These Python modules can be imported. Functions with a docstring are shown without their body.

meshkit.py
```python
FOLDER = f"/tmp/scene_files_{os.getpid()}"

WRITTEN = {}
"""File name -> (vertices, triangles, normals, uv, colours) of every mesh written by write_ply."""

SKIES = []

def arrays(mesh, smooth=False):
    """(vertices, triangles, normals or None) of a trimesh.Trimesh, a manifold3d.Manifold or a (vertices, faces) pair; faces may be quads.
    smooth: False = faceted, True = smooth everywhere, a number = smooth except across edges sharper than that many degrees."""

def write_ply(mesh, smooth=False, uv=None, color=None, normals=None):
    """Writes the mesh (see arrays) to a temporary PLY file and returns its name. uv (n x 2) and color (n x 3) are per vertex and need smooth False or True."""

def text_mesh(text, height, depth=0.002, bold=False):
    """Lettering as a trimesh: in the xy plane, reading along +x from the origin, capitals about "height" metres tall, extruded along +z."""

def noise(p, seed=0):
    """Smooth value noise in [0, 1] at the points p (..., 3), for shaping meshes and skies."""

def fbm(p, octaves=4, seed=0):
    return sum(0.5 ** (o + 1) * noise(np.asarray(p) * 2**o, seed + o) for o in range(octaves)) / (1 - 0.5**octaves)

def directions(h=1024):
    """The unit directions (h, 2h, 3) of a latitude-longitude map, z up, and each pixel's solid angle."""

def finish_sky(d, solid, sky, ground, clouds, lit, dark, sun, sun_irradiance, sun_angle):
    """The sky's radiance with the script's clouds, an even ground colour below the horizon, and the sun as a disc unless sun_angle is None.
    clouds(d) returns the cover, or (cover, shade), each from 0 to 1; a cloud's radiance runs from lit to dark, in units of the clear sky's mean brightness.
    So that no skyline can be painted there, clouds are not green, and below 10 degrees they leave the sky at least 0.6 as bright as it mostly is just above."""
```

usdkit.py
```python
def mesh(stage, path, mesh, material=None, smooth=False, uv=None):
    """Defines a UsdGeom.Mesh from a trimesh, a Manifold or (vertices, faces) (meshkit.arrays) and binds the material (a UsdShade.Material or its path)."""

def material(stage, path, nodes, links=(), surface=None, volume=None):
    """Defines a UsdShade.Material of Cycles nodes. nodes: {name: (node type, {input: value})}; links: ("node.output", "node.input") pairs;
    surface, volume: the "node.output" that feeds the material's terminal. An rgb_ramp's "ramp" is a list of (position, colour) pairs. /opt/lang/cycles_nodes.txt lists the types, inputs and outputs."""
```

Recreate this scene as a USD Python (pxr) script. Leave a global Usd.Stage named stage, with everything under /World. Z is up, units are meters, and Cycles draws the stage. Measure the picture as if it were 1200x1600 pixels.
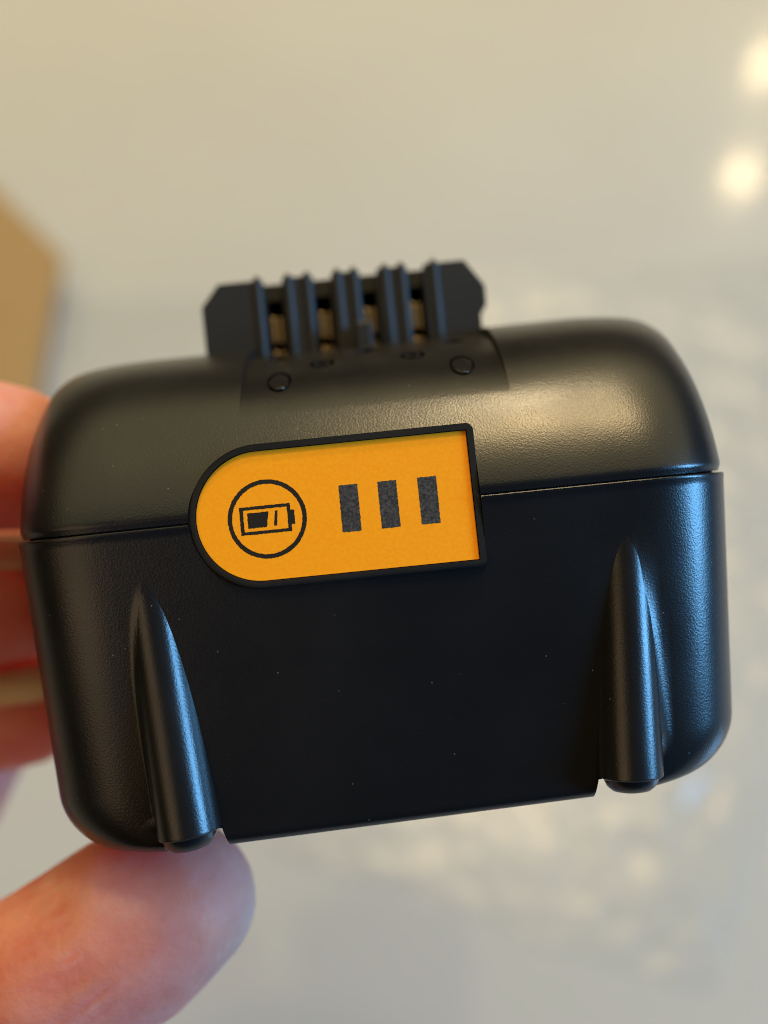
import math, numpy as np, trimesh, manifold3d as m3, usdkit
from manifold3d import Manifold, Mesh as MMesh, CrossSection
from meshkit import noise, fbm
from shapely.geometry import Polygon, Point, box as sbox
from scipy.interpolate import PchipInterpolator, LinearNDInterpolator, NearestNDInterpolator
from pxr import Usd, UsdGeom, UsdLux, UsdShade, Gf, Sdf, Vt

stage = Usd.Stage.CreateInMemory()
UsdGeom.SetStageUpAxis(stage, "Z"); UsdGeom.SetStageMetersPerUnit(stage, 1.0)
UsdGeom.Xform.Define(stage, "/World"); UsdGeom.Scope.Define(stage, "/World/Looks")
V3 = lambda *a: np.array(a, float)

# ------------------------------------------------------------------ camera
PITCH = math.radians(55.0); D0 = 0.110; FPX = 1551.0          # look-down angle, distance to the pack's face, focal length in 1200ths of the width
CAM = V3(0, 0, 0.33)
R_ = V3(1, 0, 0); F_ = V3(0, math.cos(PITCH), -math.sin(PITCH)); U_ = V3(0, math.sin(PITCH), math.cos(PITCH))
cam = UsdGeom.Camera.Define(stage, "/World/camera")
def mat(x, y, z, t): return Gf.Matrix4d(*x, 0, *y, 0, *z, 0, *t, 1)
cam.AddTransformOp().Set(mat(R_, U_, -F_, CAM))
cam.CreateHorizontalApertureAttr(36.0); cam.CreateVerticalApertureAttr(48.0)
cam.CreateFocalLengthAttr(36.0 * FPX / 1200)
cam.CreateFStopAttr(9.5); cam.CreateFocusDistanceAttr(D0 + 0.0012)
cam.CreateClippingRangeAttr(Gf.Vec2f(0.005, 50)); cam.CreateExposureAttr(0.12)

def ray(px, py): return (px - 600) / FPX * R_ + (800 - py) / FPX * U_ + F_
def table_at(px, py, z=0.0):
    d = ray(px, py); return CAM + d * (z - CAM[2]) / d[2]
def mirrored(px, py, height):                                  # where a lamp at that height hangs, from its reflection in the table
    p, d = table_at(px, py), ray(px, py) * (1, 1, -1); return p + d * height / d[2]

# ------------------------------------------------------------------ lamps (indoor, evening light: warm downlights, a cool window on the right, unseen soft warm panels)
def aim(prim, at, target, up=(0, 0, 1)):
    z = at - np.asarray(target, float); z /= np.linalg.norm(z)
    x = np.cross(up, z)
    x = x / np.linalg.norm(x) if np.linalg.norm(x) > 1e-6 else V3(1, 0, 0)
    prim.AddTransformOp().Set(mat(x, np.cross(z, x), z, at))
WARM = (1.0, 0.76, 0.42)
def downlight(i, at, radius, intensity, color=WARM):
    l = UsdLux.DiskLight.Define(stage, "/World/offscreen_ceiling_lamp" + ("_%03d" % i if i else ""))
    aim(l, at, at - V3(0, 0, 1), (0, 1, 0)); l.CreateRadiusAttr(radius); l.CreateIntensityAttr(intensity); l.CreateColorAttr(Gf.Vec3f(*color))
downlight(0, mirrored(1158, 275, 1.9), 0.034, 110)
downlight(1, mirrored(1195, 103, 1.9), 0.034, 110)
downlight(2, mirrored(690, 735, 1.9), 0.11, 190, (1.0, 0.77, 0.45))  # unseen, its reflection hidden by the pack; placed for the upper shell's highlight
downlight(3, mirrored(770, 1085, 1.9), 0.20, 58, (1.0, 0.72, 0.36))  # unseen too, behind the pack in reflection; placed to light the orange label
def panel(name, at, target, w, h, intensity, color):
    l = UsdLux.RectLight.Define(stage, "/World/" + name)
    aim(l, V3(*at), target); l.CreateWidthAttr(w); l.CreateHeightAttr(h); l.CreateIntensityAttr(intensity); l.CreateColorAttr(Gf.Vec3f(*color))
panel("window_light", (1.30, -0.20, 0.80), (0, 0.05, 0.25), 0.36, 0.66, 40.0, (0.17, 0.51, 0.98))
panel("unseen_left_panel", (-1.0, -0.85, 1.15), (0, 0.05, 0.25), 0.9, 0.9, 1.3, (1.0, 0.68, 0.38))  # out of view, a soft warm panel placed to light label and left corner
panel("unseen_ceiling_bounce", (0.6, 2.7, 2.4), (0.6, 2.7001, 0), 7.0, 5.8, 0.93, (1.0, 0.87, 0.44))  # unseen panel standing in for soft warm light off the ceiling

# ------------------------------------------------------------------ helpers
taken = {}
def numbered(path):
    n = taken.get(path, 0); taken[path] = n + 1
    return path if n == 0 else "%s_%03d" % (path, n)
def tag(prim, label=None, cat=None, group=None, kind=None):
    for k, v in (("label", label), ("category", cat), ("group", group), ("kind", kind)):
        if v: prim.SetCustomDataByKey(k, v)
def thing(name, matrix, label, cat):
    x = UsdGeom.Xform.Define(stage, numbered("/World/" + name)); x.AddTransformOp().Set(matrix)
    tag(x.GetPrim(), label, cat); return x.GetPrim()
def obj(name, mesh, m, parent=None, smooth=35, scale=0.001, label=None):
    if hasattr(mesh, "to_mesh"):
        q = mesh.to_mesh(); mesh = trimesh.Trimesh(q.vert_properties[:, :3], q.tri_verts, process=False)
    elif isinstance(mesh, tuple): mesh = trimesh.Trimesh(mesh[0], mesh[1], process=False)
    mesh = mesh.copy(); mesh.apply_scale(scale)
    p = usdkit.mesh(stage, numbered((str(parent.GetPath()) if parent else "/World") + "/" + name), mesh, M[m], smooth=smooth).GetPrim()
    tag(p, label); return p
def man(v, f):
    q = trimesh.Trimesh(v, f, process=True); trimesh.repair.fix_normals(q)
    return Manifold(MMesh(np.asarray(q.vertices, np.float32), np.asarray(q.faces, np.uint32)))
def mbox(x0, x1, y0, y1, z0, z1): return Manifold.cube((x1 - x0, y1 - y0, z1 - z0)).translate((x0, y0, z0))
def tri(m):
    q = m.to_mesh(); return trimesh.Trimesh(q.vert_properties[:, :3], q.tri_verts, process=False)
def cyl(a, b, r0, r1=None, n=40):
    a, b = V3(*a), V3(*b); L = np.linalg.norm(b - a); T = trimesh.geometry.align_vectors([0, 0, 1], (b - a) / L); T[:3, 3] = a
    return Manifold.cylinder(L, r0, r0 if r1 is None else r1, n).transform(T[:3])
def rbox(x0, x1, y0, y1, z0, z1, r=0.3):
    s = Manifold.sphere(r, 12)
    return Manifold.batch_hull([s.translate((x, y, z)) for x in (x0 + r, x1 - r) for y in (y0 + r, y1 - r) for z in (z0 + r, z1 - r)])
def prism_y(poly, y0, y1):                                     # polygon in x,z extruded along depth
    m = trimesh.creation.extrude_polygon(poly, y1 - y0, engine="earcut")
    v = np.array(m.vertices); v = np.stack([v[:, 0], y1 - v[:, 2], v[:, 1]], 1)
    q = trimesh.Trimesh(v, m.faces, process=False); trimesh.repair.fix_normals(q); return q

# ------------------------------------------------------------------ materials
M = {}
def mk(name, nodes, links, surface="p.BSDF"): M[name] = usdkit.material(stage, "/World/Looks/" + name, nodes, links, surface=surface)
POS = ("texture_coordinate", {})
def plastic(name, base, rough, bump, scale=6800.0):
    mk(name, {"t": POS, "n": ("noise_texture", {"scale": scale, "detail": 2.0, "roughness": 0.55}),
              "v": ("voronoi_texture", {"scale": scale * 0.62, "feature": "smooth_f1", "smoothness": 0.6}),
              "h": ("math", {"math_type": "multiply_add", "value2": 0.8}),
              "b": ("bump", {"strength": 1.0, "distance": bump}),
              "w": ("noise_texture", {"scale": 70.0, "detail": 4.0}),
              "rr": ("map_range", {"from_min": 0.3, "from_max": 0.7, "to_min": rough - 0.04, "to_max": rough + 0.05}),
              "dv": ("voronoi_texture", {"scale": 600.0}), "dl": ("math", {"math_type": "less_than", "value2": 0.045}), "sc": ("separate_color", {}), "dg": ("math", {"math_type": "greater_than", "value2": 0.55}),
              "dm": ("math", {"math_type": "multiply"}), "mc": ("mix_color", {"a": base, "b": (0.13, 0.125, 0.12)}),
              "p": ("principled_bsdf", {"specular_ior_level": 0.5})},
       [("t.object", "dv.vector"), ("dv.distance", "dl.value1"), ("dv.color", "sc.color"), ("sc.r", "dg.value1"), ("dl.value", "dm.value1"), ("dg.value", "dm.value2"), ("dm.value", "mc.fac"), ("mc.result", "p.base_color"),
        ("t.object", "n.vector"), ("t.object", "v.vector"), ("v.distance", "h.value1"), ("n.fac", "h.value3"), ("h.value", "b.height"),
        ("t.object", "w.vector"), ("w.fac", "rr.value"), ("rr.result", "p.roughness"), ("b.normal", "p.normal")])
plastic("black_plastic", (0.0085, 0.0082, 0.0088), 0.28, 0.0000135)
plastic("satin_black_plastic", (0.008, 0.008, 0.009), 0.36, 0.000008)
plastic("rail_plastic", (0.006, 0.006, 0.007), 0.50, 0.000006)
mk("bronze", {"p": ("principled_bsdf", {"base_color": (0.50, 0.37, 0.22), "metallic": 1.0, "roughness": 0.45})}, [])
mk("orange_film", {"t": POS, "n": ("noise_texture", {"scale": 2600.0, "detail": 3.0, "roughness": 0.7}),
                   "c": ("rgb_ramp", {"ramp": [(0.25, (0.92, 0.29, 0.003)), (0.75, (0.98, 0.36, 0.005))]}),
                   "b": ("bump", {"strength": 1.0, "distance": 0.000012}),
                   "p": ("principled_bsdf", {"roughness": 0.42, "specular_ior_level": 0.4})},
   [("t.object", "n.vector"), ("n.fac", "c.fac"), ("c.color", "p.base_color"), ("n.fac", "b.height"), ("b.normal", "p.normal")])
mk("black_ink", {"p": ("principled_bsdf", {"base_color": (0.006, 0.005, 0.005), "roughness": 0.45})}, [])
mk("smoked_window", {"t": POS, "n": ("noise_texture", {"scale": 3200.0, "detail": 3.0, "roughness": 0.75}),
                     "c": ("rgb_ramp", {"ramp": [(0.4, (0.012, 0.012, 0.014)), (0.72, (0.085, 0.080, 0.078))]}),
                     "p": ("principled_bsdf", {"roughness": 0.45})},
   [("t.object", "n.vector"), ("n.fac", "c.fac"), ("c.color", "p.base_color")])
mk("skin", {"t": POS, "n": ("noise_texture", {"scale": 90.0, "detail": 4.0, "roughness": 0.6}),
            "c": ("rgb_ramp", {"ramp": [(0.3, (0.50, 0.16, 0.115)), (0.7, (0.62, 0.27, 0.215))]}),
            "n2": ("noise_texture", {"scale": 900.0, "detail": 3.0}), "b": ("bump", {"strength": 0.8, "distance": 0.00025}),
            "p": ("principled_bsdf", {"roughness": 0.60, "subsurface_weight": 0.8, "subsurface_scale": 0.004, "subsurface_radius": (1.0, 0.28, 0.14), "specular_ior_level": 0.4})},
   [("t.object", "n.vector"), ("n.fac", "c.fac"), ("c.color", "p.base_color"), ("t.object", "n2.vector"), ("n2.fac", "b.height"), ("b.normal", "p.normal")])
mk("nail", {"p": ("principled_bsdf", {"base_color": (0.56, 0.215, 0.155), "roughness": 0.45, "specular_ior_level": 0.25})}, [])
mk("nail_tip", {"p": ("principled_bsdf", {"base_color": (0.80, 0.58, 0.36), "roughness": 0.5})}, [])
mk("white_laminate", {"t": POS, "n": ("noise_texture", {"scale": 6.0, "detail": 3.0}), "c": ("rgb_ramp", {"ramp": [(0.3, (0.340, 0.336, 0.330)), (0.7, (0.365, 0.361, 0.355))]}),
                      "p": ("principled_bsdf", {"roughness": 0.10, "specular_ior_level": 0.5})},
   [("t.object", "n.vector"), ("n.fac", "c.fac"), ("c.color", "p.base_color")])
mk("cardboard", {"t": POS, "mp": ("mapping", {"scale": (60, 900, 60)}), "n": ("noise_texture", {"scale": 1.0, "detail": 4.0}), "c": ("rgb_ramp", {"ramp": [(0.3, (0.245, 0.158, 0.068)), (0.7, (0.30, 0.198, 0.090))]}),
                 "p": ("principled_bsdf", {"roughness": 0.8, "specular_ior_level": 0.25})},
   [("t.object", "mp.vector"), ("mp.vector", "n.vector"), ("n.fac", "c.fac"), ("c.color", "p.base_color")])
mk("clear_film", {"t": ("transparent_bsdf", {"color": (0.945, 0.95, 0.955)}), "g": ("glossy_bsdf", {"color": (1, 1, 1), "roughness": 0.34}),
                  "d": ("diffuse_bsdf", {"color": (0.62, 0.68, 0.78)}),
                  "m0": ("mix_closure", {"fac": 0.06}), "m1": ("mix_closure", {"fac": 0.034})},
   [("t.BSDF", "m0.closure1"), ("d.BSDF", "m0.closure2"), ("m0.closure", "m1.closure1"), ("g.BSDF", "m1.closure2")], "m1.closure")

# ------------------------------------------------------------------ the tabletop
tt = rbox(-1.1, 1.1, -0.55, 1.5, -0.03, 0.0, 0.004)
tag(obj("tabletop", tt, "white_laminate", smooth=30, scale=1.0), "glossy white tabletop with lamp reflections, under everything", None, kind="structure")

# ------------------------------------------------------------------ the battery pack, in its own frame: x right, y away from the camera, z up, millimetres, origin on the seam
FRAME = lambda x, y, z: CAM + R_ * x + F_ * (D0 + y) + U_ * z
ROLL = math.radians(5.75)
Xb = R_ * math.cos(ROLL) + U_ * math.sin(ROLL); Zb = -R_ * math.sin(ROLL) + U_ * math.cos(ROLL)
pack = thing("power_tool_battery", mat(Xb, F_, Zb, FRAME(-0.00156, 0, 0.0007)),
             "black plastic tool battery with orange charge label, held in the hand", "battery pack")
BACK = 82.0
def plan(W, yf, R, yb, n=2.45, z=None):
    """One horizontal outline: soft front corners, slightly crowned front, small back corners."""
    t = np.linspace(0, math.pi / 2, 26)
    cx, cy = np.sin(t) ** (2 / n), np.cos(t) ** (2 / n)        # from the front edge's end to the side
    xs = np.linspace(-1, 1, 201)[1:-1]
    front = np.stack([xs * (W - R), np.full(199, yf)], 1)
    right = np.stack([W - R + R * cx, yf + R - R * cy], 1)
    side = np.linspace(yf + R, yb - 5, 22)[1:]
    rs = np.stack([np.full(21, W), side], 1)
    tb = np.linspace(0, math.pi / 2, 9)[1:]
    rb = np.stack([W - 5 + 5 * np.cos(tb), yb - 5 + 5 * np.sin(tb)], 1)
    half = np.vstack([right, rs, rb]); left = half[::-1] * (-1, 1)
    return np.vstack([front, half, left])
def loft(rows, shape=lambda p, z: p):
    """rows: (z, W, yf, R, yb) from bottom to top, capped at both ends."""
    P = [np.column_stack([p, np.full(len(p), z)]) for z, W, yf, R, yb in rows for p in [shape(plan(W, yf, R, yb), z)]]
    n, k = len(P[0]), len(P); v = np.vstack(P + [[P[0].mean(0)], [P[-1].mean(0)]]); f = []
    i = np.arange(n); j = (i + 1) % n
    for r in range(k - 1):
        a, b = r * n, (r + 1) * n
        f += [np.stack([a + i, a + j, b + j], 1), np.stack([a + i, b + j, b + i], 1)]
    f += [np.stack([j, i, np.full(n, k * n)], 1), np.stack([(k - 1) * n + i, (k - 1) * n + j, np.full(n, k * n + 1)], 1)]
    return man(v, np.vstack(f))

# upper shell: the front leans back more and more until it is the flat top
PHI0, PEXP = math.radians(9), 0.80
t_ = np.linspace(0, 1, 500); phi = PHI0 + (math.pi / 2 - PHI0) * t_ ** PEXP
zz = np.concatenate([[0], np.cumsum(np.cos(phi[:-1]))]); yy = np.concatenate([[0], np.cumsum(np.sin(phi[:-1]))])
s_ = 1.0
for _ in range(40): s_ *= 262.0 / np.max(zz * s_ / (110 + yy * s_) * FPX)
zz, yy = zz * s_, yy * s_; H = zz[-1]
print("pack top", H, "set back", yy[-1], "44deg z", np.interp(math.radians(44), phi, zz))
WT = ([0, 0.45, 0.62, 0.76, 0.87, 0.95, 1.0], [42.4, 42.2, 42.0, 41.8, 41.4, 40.7, 38.4])
def upper_rows(inset=lambda p: 0.0, cap=0.0):
    rows = []
    for q in np.concatenate([np.linspace(0, 0.2, 12), np.linspace(0.2, 1, 56)[1:]]):
        z, y, p = np.interp(q, t_, zz), np.interp(q, t_, yy), np.interp(q, t_, phi)
        d = inset(z)
        from_top = z / H
        W = float(CubicW(from_top))
        rows.append([z - d * math.sin(p), W, y + d * math.cos(p), 13.2 + min(y, 10) * 0.1, BACK - max(0, from_top - .6) * 14])
    return rows
CubicW = PchipInterpolator(*WT)
rows = upper_rows()
lip = [(0.07, 1.1), (0.09, 0.30), (0.60, 0.12), (0.80, 0.03)]
body = [r for r in rows if r[0] > 1.15]
base = lambda z: [z, float(CubicW(z / H)), float(np.interp(z, zz, yy)), 13.2, BACK]
low = []
for z, d in lip:
    b = base(z); low.append([z, b[1] - d, b[2] + d, b[3] - d * .3, b[4] - d])
low.append(base(1.08))
upper = loft(low + body)
deep = lambda z: 1.0 * np.clip((z - 0.50 * H) / (0.45 * H), 0, 1) ** 1.3
core = loft([r for r in upper_rows(deep)])
LX0, LX1 = -14.2, 17.6
cut = (mbox(LX0, LX1, -5, 45, 0.50 * H, H + 5) - core)
upper = upper - cut
def on_top(xa, va):                                            # a point of the latch panel seen va (mm) above the seam
    z = np.interp(va, zz[:430] / (110 + yy[:430]) * 110, zz[:430]); p = np.interp(z, zz, phi); d = deep(z); y = np.interp(z, zz, yy)
    k = (110 + y) / 110
    return V3(xa * k, y + d * math.cos(p), z - d * math.sin(p)), V3(0, -math.cos(p), math.sin(p))
floor = [loft(upper_rows(lambda z, e=e: deep(z) + e)) for e in (0.30, 0.55)]
for xa, va in ((-8.8, 15.0), (11.6, 14.8)):                    # moulded round marks on the latch panel
    c, n = on_top(xa, va); c = c + (0, 3, 0)
    upper = upper - (cyl((c[0], -9, c[2]), c, 1.50) - cyl((c[0], -9, c[2]), c + (0, 1, 0), 1.20) - floor[1])
    upper = upper - (cyl((c[0], -9, c[2] + .35), c, 1.3) - cyl((c[0], -9, c[2] - .45), c + (0, 1, 0), 1.45) - floor[0])
for xa, va in ((-3.9, 16.85), (6.2, 16.75)):
    c, n = on_top(xa, va); upper = upper - (cyl(c - n * 2, c + n * 2, 1.6) - cyl(c - n * 3, c + n * 3, 1.05) - floor[1]) - (cyl(c - n * 2, c + n * 2, 0.6) - floor[0])
for xa, va in ((-8.8, 18.1), (1.1, 18.0), (10.8, 18.1)):
    c, n = on_top(xa, va); upper = upper - (cyl(c - n * 2, c + n * 2, 1.3) - floor[1])

# lower shell
def lower_at(z):
    W = np.interp(-z, [0, 30, 36], [42.6, 41.3, 40.9]); return W, 0.055 * -z
ZB = -36.2
rows = []
zs = np.concatenate([ZB + 6.5 * (1 - np.cos(np.linspace(0, math.pi / 2, 18))), np.linspace(ZB + 6.5, -0.9, 64)[1:]])
for z in zs:
    W, yf = lower_at(z); h = min(1, (z - ZB) / 6.5); wx = 6.5 * (1 - math.sqrt(max(0, 1 - (1 - h) ** 2)))
    h2 = min(1, (z - ZB) / 1.4); wy = 1.4 * (1 - math.sqrt(max(0, 1 - (1 - h2) ** 2)))
    rows.append([z, W - wx, yf + wy, 13.0, BACK - wy])
for z, d in ((-0.50, 0.0), (-0.24, 0.06), (-0.13, 0.2), (-0.11, 1.0), (0.4, 1.3)):
    W, yf = lower_at(z); rows.append([z, W - d, yf - 0.15 * (d < 0.3) + max(0, d - .3) * 1.0, 13.0, BACK - d])
PXC = 1.15
def boss_axis(s): return V3(PXC + s * 27.5, 3.95, -1.0), V3(PXC + s * 25.0, 1.5, -33.6)
def swell(p, z):                                               # the wall rises softly into each screw boss
    p = p.copy()
    for s in (-1, 1):
        a, b = boss_axis(s); t = (z - a[2]) / (b[2] - a[2])
        if t < 0.0 or t > 1.0: continue
        c = a + (b - a) * t; r = 3.1 + 0.5 * t - 0.03; dx = p[:, 0] - c[0]
        yb = np.where(np.abs(dx) < r, c[1] - np.sqrt(np.maximum(r * r - dx * dx, 0)), c[1] + (np.abs(dx) - r) * 6)
        r = np.where(dx * s > 0, r, r - 0.5)
        yb = np.where(np.abs(dx) < r, c[1] - np.sqrt(np.maximum(r * r - dx * dx, 0)), c[1] + (np.abs(dx) - r) * 6)
        k = np.where(dx * s > 0, 0.9, 0.05) * np.clip((t - 0.06) / 0.45, 0.02, 1); front = p[:, 1] < 14
        h = np.clip(0.5 + 0.5 * (p[:, 1] - yb) / k, 0, 1); y2 = p[:, 1] * (1 - h) + yb * h - k * h * (1 - h)
        p[:, 1] = np.where(front, p[:, 1] + np.minimum(0, y2 - p[:, 1]) * np.clip((0.985 - t) / 0.10, 0, 1), p[:, 1])
    return p
lower = loft(rows, swell)
def settle(m):                                                 # the foot sits a little lower on the left
    m = tri(m) if hasattr(m, "to_mesh") else m.copy(); v = np.array(m.vertices)
    v[:, 2] += 0.030 * v[:, 0] * np.clip(-v[:, 2] / 36, 0, 1.1); m.vertices = v; return m
for s in (-1, 1):                                              # slots under the pack where the screw bosses end
    x0, x1 = sorted((PXC + s * 21.4, PXC + s * 28.1))
    wedge = Manifold.batch_hull([mbox(x0 - (1.2 if s > 0 else 0) , x1 + (1.2 if s < 0 else 0), -3, 90, ZB - 2, ZB - 1.9), mbox(x0, x1, -3, 90, ZB + 2.2, ZB + 2.3)])
    lower = lower - wedge
# label: a black bezel with a sunk orange film, printed symbol and three dark windows
LEAN = math.radians(5.0)
def lean(m, y0=0.45):
    m = tri(m) if hasattr(m, "to_mesh") else m.copy()
    v = np.array(m.vertices); y, z = v[:, 1] + 0, v[:, 2] + 0
    v[:, 1] = y + y0 + z * math.tan(LEAN); m.vertices = v; return m
def dshape(o=0.0, r=0.35):
    x0, x1, z0, z1 = -19.45, 11.5, -7.1, 7.35
    p = Point(x0 + 7.22, (z0 + z1) / 2).buffer(7.225, 48).union(sbox(x0 + 7.2, z0, x1, z1)).buffer(0.02).buffer(-0.02)
    return p.buffer(o, 24, join_style="mitre" if o <= 0 else "round")
def ring(o0, o1, y0, y1): return dshape(o0).difference(dshape(o1)) if o1 is not None else dshape(o0)
def ploft(sections):                                           # stacked offsets of the D outline: (offset, y)
    n = 220; loops = []
    for o, y in sections:
        g = dshape(o).exterior; q = np.array([g.interpolate(s, normalized=True).coords[0] for s in np.linspace(0, 1, n, endpoint=False)])
        ang = np.arctan2(q[:, 1] - .12, q[:, 0] + 4); q = np.roll(q, -int(np.argmin(np.abs(ang))), 0)
        loops.append(np.column_stack([q[:, 0], np.full(n, y), q[:, 1]]))
    return loops
def dsolid(o, y0, y1, ch=0.0):
    a = Manifold(MMesh(*[np.asarray(z, t) for z, t in zip((lambda q: (q.vertices, q.faces))(prism_y(dshape(o), y0 + ch, y1)), (np.float32, np.uint32))]))
    for k in range(1, 5) if ch else ():
        th = k / 4 * math.pi / 2
        a = a + Manifold(MMesh(*[np.asarray(z, t) for z, t in zip((lambda q: (q.vertices, q.faces))(prism_y(dshape(o - ch * (1 - math.cos(th))), y0 + ch * (1 - math.sin(th)), y0 + ch + 0.2)), (np.float32, np.uint32))]))
    return a
pocket = lean(dsolid(0.84, -3.0, 6.0)); pocket = man(pocket.vertices, pocket.faces); upper, lower = upper - pocket, lower - pocket
upper_p = obj("upper_shell", upper, "black_plastic", pack, 32)
lower_p = obj("lower_shell", settle(lower), "black_plastic", pack, 32)
for s in (-1, 1):                                              # tapered screw bosses with a lip and a domed end
    a, b = boss_axis(s); ax = (b - a) / np.linalg.norm(b - a); L = np.linalg.norm(b - a)
    prof = [(0, 0)] + [(3.1 + 0.5 * k / 10, L * k / 10) for k in range(11)]
    prof += [(3.57, L + 0.18), (3.42, L + 0.3), (3.1, L + 0.32), (3.0, L + 0.7), (2.75, L + 1.25), (2.2, L + 1.75), (1.2, L + 2.0), (0, L + 2.05)]
    m = trimesh.creation.revolve(np.array(prof), sections=72); T = trimesh.geometry.align_vectors([0, 0, 1], ax); T[:3, 3] = a; m.apply_transform(T)
    trimesh.repair.fix_normals(m)
    obj("screw_boss", settle(m), "black_plastic", pack, 40)

bezel = dsolid(0.85, 0.0, 5.0, 0.40) - dsolid(0.10, -1, 0.55)
obj("label_bezel", lean(bezel), "satin_black_plastic", pack, 50)
lab = obj("charge_label", lean(prism_y(dshape(0.0), 0.36, 0.60)), "orange_film", pack, 30)
INK = (0.345, 0.365)
rng = np.random.default_rng(5)
def wob(poly, amp=0.022, step=0.12):                           # rough print edge
    def line(g):
        n = max(8, int(g.length / step)); pts = np.array([g.interpolate(k / n, normalized=True).coords[0] for k in range(n)])
        return pts + rng.normal(0, amp, pts.shape)
    return Polygon(line(poly.exterior), [line(i) for i in poly.interiors]).buffer(0)
cx, cz = -11.55, -0.3
circle = Point(cx, cz).buffer(4.42, 64).difference(Point(cx, cz).buffer(3.93, 64))
obj("symbol_circle", lean(prism_y(wob(circle, .02), *INK)), "black_ink", lab, False)
bx0, bx1, bz0, bz1 = cx - 3.05, cx + 2.65, cz - 1.62, cz + 1.52
outline = sbox(bx0, bz0, bx1, bz1).difference(sbox(bx0 + .40, bz0 + .36, bx1 - .38, bz1 - .36)).union(sbox(bx1 - .05, cz - .85, bx1 + .42, cz + .75))
def solid(name, poly, m="black_ink", ys=INK):
    g = getattr(poly, "geoms", [poly]); q = trimesh.util.concatenate([prism_y(k, *ys) for k in g]); return obj(name, lean(q), m, lab, False)
solid("battery_symbol", wob(outline))
solid("battery_level", wob(Polygon([(bx0 + .85, bz0 + .72), (bx0 + .85, bz1 - .70), (bx0 + 3.25, bz1 - .70), (bx0 + 2.95, bz0 + .72)])))
solid("battery_slash", wob(Polygon([(bx0 + 3.75, bz0 + .75), (bx0 + 3.95, bz1 - .68), (bx0 + 4.28, bz1 - .66), (bx0 + 4.08, bz0 + .75)])))
for x in (-2.25, 2.12, 6.6):
    solid("charge_window", wob(sbox(x - 1.06, -2.66, x + 1.06, 2.6), .02), "smoked_window")

# terminal rail on top, set back
RX0, RX1, RY, RZ = -21.2, 18.8, 30.0, 33.4
xc = (RX0 + RX1) / 2
outl = Polygon([(RX0, 22.3), (RX0, 30.4), (RX0 + 2.6, RZ), (RX1 - 2.6, RZ), (RX1, 29.6), (RX1, 26.8), (RX1 - 0.9, 25.6), (RX1 - 0.9, 17), (RX0 - .3, 17), (RX0 - .3, 22.3)])
q = prism_y(outl, RY, 78); rail = Manifold(MMesh(np.asarray(q.vertices, np.float32), np.asarray(q.faces, np.uint32)))
px2x = lambda px, py: ((0.995 * (px - 583) - 0.1 * (py - 789)) / 14.1) * (110 + RY) / 110
slots = [(418, 443), (494, 520), (566, 592), (639, 666)]
slots = [(px2x(a, 490), px2x(b, 490)) for a, b in slots]
for a, b in slots:
    rail = rail - mbox(a, b, RY - 1, RY + 22, 15, 30.6) - mbox(a - 0.3, b + 0.3, RY - 1, RY + 1.3, 15, RZ + 1) - mbox(a - .3, b + .3, RY - 1, RY + 12, 32.9, RZ + 1)
railp = obj("terminal_rail", rail, "rail_plastic", pack, 30)
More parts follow.
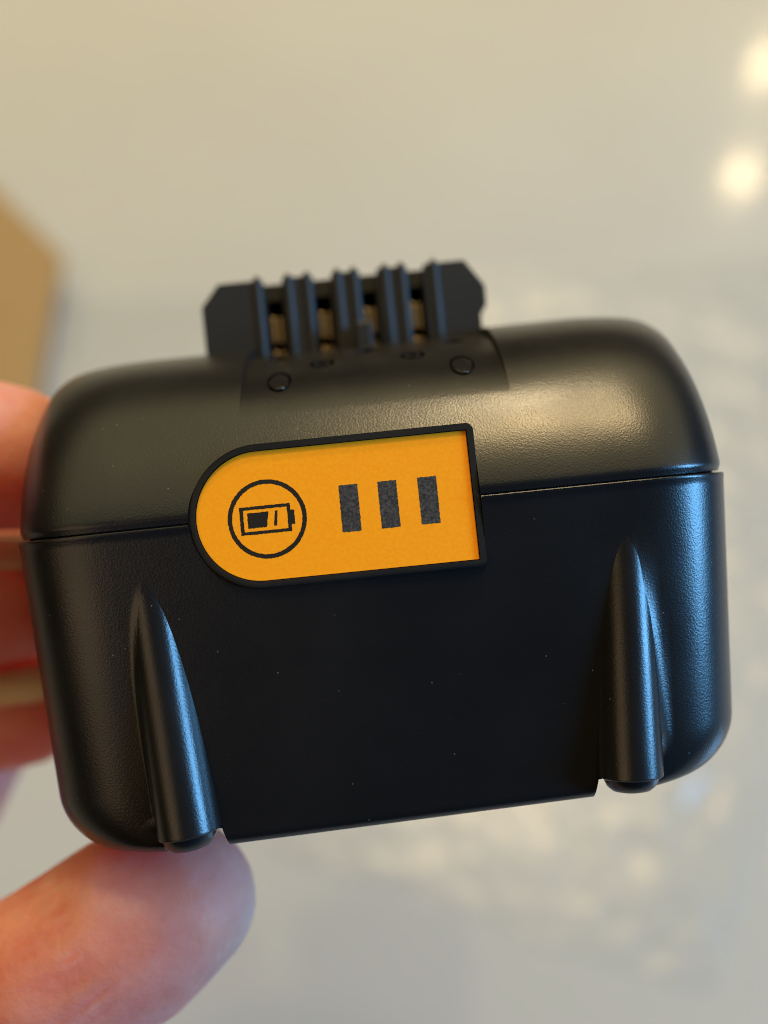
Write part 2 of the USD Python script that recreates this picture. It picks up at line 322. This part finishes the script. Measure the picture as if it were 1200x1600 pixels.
for p in (400, 449, 479, 527, 553, 602, 628, 679):
    x = px2x(p, 430)
    rib = Manifold.batch_hull([Manifold.cylinder(18.2, 0.85, 0.85, 20).translate((x, RY + 0.45, 15.0)), Manifold.sphere(0.34, 12).translate((x, RY + 0.5, RZ + 0.45)), Manifold.cylinder(18, .5, .5, 12).translate((x, RY + 9, 15.2))])
    obj("rail_rib", rib, "rail_plastic", railp, 35)
for a, b in slots:
    c = (a + b) / 2; parts = []
    for z0, z1 in ((24.6, 28.4), (19.6, 23.5)):
        for s in (-1, 1):
            parts.append(rbox(c + s * 0.5 - 0.33, c + s * 0.5 + 0.33, RY + 1.6 + s * .3, RY + 14, z0, z1, 0.25))
    parts.append(mbox(c - 0.8, c + 0.8, RY + 12, RY + 14, 24, 28))
    obj("contact", sum(parts[1:], parts[0]), "bronze", railp, 30)
obj("key_post", rbox(0.1, 2.4, 25.5, 29.2, 17, 25.4, 0.35), "rail_plastic", pack, 30)

# ------------------------------------------------------------------ the hand, millimetres in the view's frame: x right, y away, z up
hand = thing("hand", mat(R_, F_, U_, FRAME(0, 0, 0)), "left hand gripping the battery, thumb pressed under it and fingertips at its side", "hand")
def chain(pts):
    out = []
    for (p, r), (q, s) in zip(pts[:-1], pts[1:]):
        out.append(Manifold.batch_hull([Manifold.sphere(r, 28).translate(p), Manifold.sphere(s, 28).translate(q)]))
    return out
def at_depth(pts, y1, lift=0.0):                                 # a finger moved along the lines of sight to another depth
    k = (110 + y1) / (110 + pts[-1][0][1])
    return [((p[0] * k, p[1] + y1 - pts[-1][0][1], p[2] * k + lift), r * k) for p, r in pts]
thumb = [((-96, 54, -90), 14.5)] + at_depth([((-58, 22, -72), 13.0), ((-38.2, 9, -56.5), 11.6), ((-30.5, 8.5, -51.0), 11.2), ((-24.6, 8.5, -47.4), 9.2)], 15.5, 1.2)
index = [((-72, 68, 8), 11)] + at_depth([((-90, 22, 13), 10.2), ((-68, 14, 9.5), 9.8), ((-54.0, 18, 7.6), 10.0), ((-49.5, 20, 7.2), 9.6)], 26)
middle = [((-69, 68, -12), 11)] + at_depth([((-92, 22, -13), 9.6), ((-68, 15, -12), 9.0), ((-54, 18, -11.6), 8.7), ((-49.6, 20, -11.4), 8.3)], 38)
ringf = [((-68, 68, -29), 10)] + at_depth([((-90, 22, -30), 9.0), ((-66, 15, -27.5), 8.2), ((-52, 18, -26.2), 7.7), ((-46.8, 20, -25.8), 7.3)], 46)
little = [((-90, 62, -52), 9.5), ((-98, 40, -50), 8), ((-92, 30, -47), 7.2), ((-84, 34, -45), 6.8)]
parts = chain(thumb) + chain(index) + chain(middle) + chain(ringf) + chain(little)
sp = lambda p, r: Manifold.sphere(r, 28).translate(p)
parts.append(Manifold.batch_hull([sp((-72, 68, 8), 11), sp((-69, 68, -12), 11), sp((-68, 68, -29), 10), sp((-90, 62, -52), 9.5), sp((-112, 74, -96), 17), sp((-108, 64, -104), 15)]))
parts.append(Manifold.batch_hull([sp((-96, 54, -90), 14.5), sp((-108, 64, -104), 15), sp((-94, 60, -60), 11)]))
parts.append(Manifold.batch_hull([sp((-112, 74, -96), 17), sp((-108, 64, -104), 15), sp((-125, 80, -160), 20), sp((-104, 66, -165), 19)]))
parts.append(Manifold.batch_hull([sp((-125, 80, -160), 20), sp((-104, 66, -165), 19), sp((-165, 30, -280), 32), sp((-140, 14, -290), 32)]))
hm = tri(sum(parts[1:], parts[0]).refine_to_length(2.6)); hm.merge_vertices()
trimesh.smoothing.filter_taubin(hm, lamb=0.5, nu=0.52, iterations=14)
v = np.array(hm.vertices); n = hm.vertex_normals
v = v + n * ((fbm(v / 5.0, 3) - .5) * 0.5)[:, None]
def crease(c, axis, depth, w):                                  # a skin fold across a finger joint
    global v
    t = (v - V3(*c)) @ (V3(*axis) / np.linalg.norm(axis)); near = np.linalg.norm(v - V3(*c), axis=1) < 14
    v = v - n * (near * depth * np.exp(-(t / w) ** 2))[:, None]
for k in (-2.5, 0, 2.6): crease((-36 + k * .8, 8, -55 + k * .5), (.8, 0, .55), 0.45, 0.7)
hm.vertices = v
obj("skin", hm, "skin", hand, True)
def nail(c, a, nrm, r, half, back, fwd, m, lift=0.3, grow=0.0):
    c, a, nrm = V3(*c), V3(*a), V3(*nrm); a = a / np.linalg.norm(a); nrm = nrm - a * (nrm @ a); nrm /= np.linalg.norm(nrm); b = np.cross(a, nrm)
    S, T = np.meshgrid((1 - np.cos(np.linspace(0.02, math.pi - 0.02, 26))) / 2, np.linspace(-1, 1, 21), indexing="ij")
    s = -back + (back + fwd) * S
    wdt = half * (1 - np.abs(2 * S - 1) ** 2.8) ** 0.5
    th = T * wdt
    hv, hn = hm.vertices - c, hm.vertex_normals
    ok = (hn @ nrm > 0.02) & (np.linalg.norm(hv, axis=1) < 24) & (np.abs(hv @ b) < 13)
    pu, pv, ph = hv[ok] @ a, hv[ok] @ b, hv[ok] @ nrm
    vv = (r * np.sin(th)).ravel(); ss = s.ravel()
    ht = LinearNDInterpolator(np.column_stack([pu, pv]), ph)(ss, vv); bad = np.isnan(ht)   # the nail follows the finger's own surface
    ht[bad] = NearestNDInterpolator(np.column_stack([pu, pv]), ph)(ss[bad], vv[bad])
    if m == "nail_tip": ht = (r * np.cos(th)).ravel() * np.sqrt(np.clip(1 - np.clip(ss / (r * 1.9), 0, 1) ** 2, .3, 1))
    edge = np.maximum(np.abs(T), np.abs(2 * S - 1)).ravel()
    def sheet(off):
        o = np.where(off > 0, off * (1 - edge ** 5) - 0.08 * edge ** 8, off)
        return c + a * ss[:, None] + b * vv[:, None] + nrm * (ht + o)[:, None]
    A, B = sheet(lift), sheet(-0.5); n0, n1 = 26, 21; i = np.arange(n0 * n1).reshape(n0, n1)
    q = np.stack([i[:-1, :-1], i[1:, :-1], i[1:, 1:], i[:-1, 1:]], -1).reshape(-1, 4); f = np.vstack([q[:, [0, 1, 2]], q[:, [0, 2, 3]]])
    loop = np.concatenate([i[0, :], i[1:, -1], i[-1, -2::-1], i[-2:0:-1, 0]]); l2 = np.roll(loop, -1); N = n0 * n1
    rim = np.vstack([np.stack([loop, l2, l2 + N], 1), np.stack([loop, l2 + N, loop + N], 1)])
    tm = trimesh.Trimesh(np.vstack([A, B]), np.vstack([f, f[:, ::-1] + N, rim]), process=False); trimesh.repair.fix_normals(tm)
    obj("fingernail" if m == "nail_tip" else "thumbnail", tm, m, hand, 50)
nail(thumb[-1][0], (.82, 0, .5), (0.45, 0.55, -0.75), thumb[-1][1], 0.72, 4.5, 6.8, "nail", 0.16)
nail(middle[-1][0], (1, .45, 0.05), (-.1, -.62, .80), middle[-1][1], 0.48, 9, 6.0, "nail_tip", 0.6)
nail(ringf[-1][0], (1, .4, 0.08), (-.1, -.85, .52), ringf[-1][1], 0.36, 9, 5.5, "nail_tip", 0.6)
nail(index[-1][0], (1, .3, 0), (0, .75, .65), index[-1][1], 0.5, 8, 5, "nail_tip")

# ------------------------------------------------------------------ clear plastic bag crumpled on the table
def bag():
    A, B, C, D = (table_at(*p) for p in ((1112, 1556), (300, 1286), (95, 470), (1560, 372)))
    n0, n1 = 190, 150
    S, T = np.meshgrid(np.linspace(0, 1, n0), np.linspace(0, 1, n1), indexing="ij")
    P = (A[None, None] * ((1 - S) * (1 - T))[..., None] + B * (S * (1 - T))[..., None] + C * (S * T)[..., None] + D * ((1 - S) * T)[..., None])
    e = np.minimum(np.minimum(S, 1 - S), np.minimum(T, 1 - T)); w = np.clip(e / 0.16, 0, 1)
    q = P * (1, 1, 0); warp = np.stack([fbm(q * 22, 3, 3), fbm(q * 22, 3, 9), np.zeros_like(S)], -1) * 1.3
    r1 = 1 - np.abs(2 * noise((q * 30 + warp), 1) - 1); r2 = 1 - np.abs(2 * noise(q * 75 + warp * 2, 2) - 1); r3 = 1 - np.abs(2 * noise(q * 170 + warp * 3, 4) - 1)
    h = 0.0010 + w * (0.0022 * fbm(q * 14, 2, 7) + 0.0014 * r1 ** 2) + (0.35 + 0.65 * w) * (0.0014 * r2 ** 2 + 0.0006 * r3 ** 2)
    edge = (fbm(q * 40, 2, 12)[..., None] - .5) * 0.006 * (1 - w)[..., None]
    P = P + edge * (1, 1, 0)
    top = P.copy(); top[..., 2] = h; bot = P.copy(); bot[..., 2] = 0.0007
    i = np.arange(n0 * n1).reshape(n0, n1)
    qd = np.stack([i[:-1, :-1], i[1:, :-1], i[1:, 1:], i[:-1, 1:]], -1).reshape(-1, 4); f = np.vstack([qd[:, [0, 1, 2]], qd[:, [0, 2, 3]]])
    loop = np.concatenate([i[0, :], i[1:, -1], i[-1, -2::-1], i[-2:0:-1, 0]]); l2 = np.roll(loop, -1); N = n0 * n1
    rim = np.vstack([np.stack([loop, l2, l2 + N], 1), np.stack([loop, l2 + N, loop + N], 1)])
    tm = trimesh.Trimesh(np.vstack([top.reshape(-1, 3), bot.reshape(-1, 3)]), np.vstack([f, f[:, ::-1] + N, rim]), process=False); trimesh.repair.fix_normals(tm); return tm
bp = obj("plastic_bag", bag(), "clear_film", None, 60, 1.0)
tag(bp, "crumpled clear plastic bag lying flat on the white tabletop", "plastic bag")

# ------------------------------------------------------------------ flat cardboard box at the left
z1 = 0.016
k, a, b = (table_at(*p, z1)[:2] for p in ((94, 398), (-8, 296), (50, 640)))
a = k + (a - k) * 3.2; b = k + (b - k) * 1.3
o = (k + (-0.16, -0.03))
boxp = thing("cardboard_box", mat((1, 0, 0), (0, 1, 0), (0, 0, 1), (o[0], o[1], 0)), "flattened brown cardboard box lying at the left edge behind the hand", "box")
def sheet(pts, z0, z1, r=0.0009):
    return Manifold.batch_hull([Manifold.sphere(r, 10).translate((p[0] - o[0], p[1] - o[1], z)) for p in pts for z in (z0 + r, z1 - r)])
far = [b + (-0.34, -0.03), a + (-0.22, -0.12)]
obj("flap", sheet([k, a, a + (-0.05, -0.03), b + (-0.05, 0.0), b], z1 - 0.005, z1), "cardboard", boxp, 40, 1.0)
obj("panel", sheet([k + (-0.012, -0.004), a + (-0.012, -0.01), *far, b + (-0.012, 0)], 0.0003, z1 - 0.0055), "cardboard", boxp, 40, 1.0)
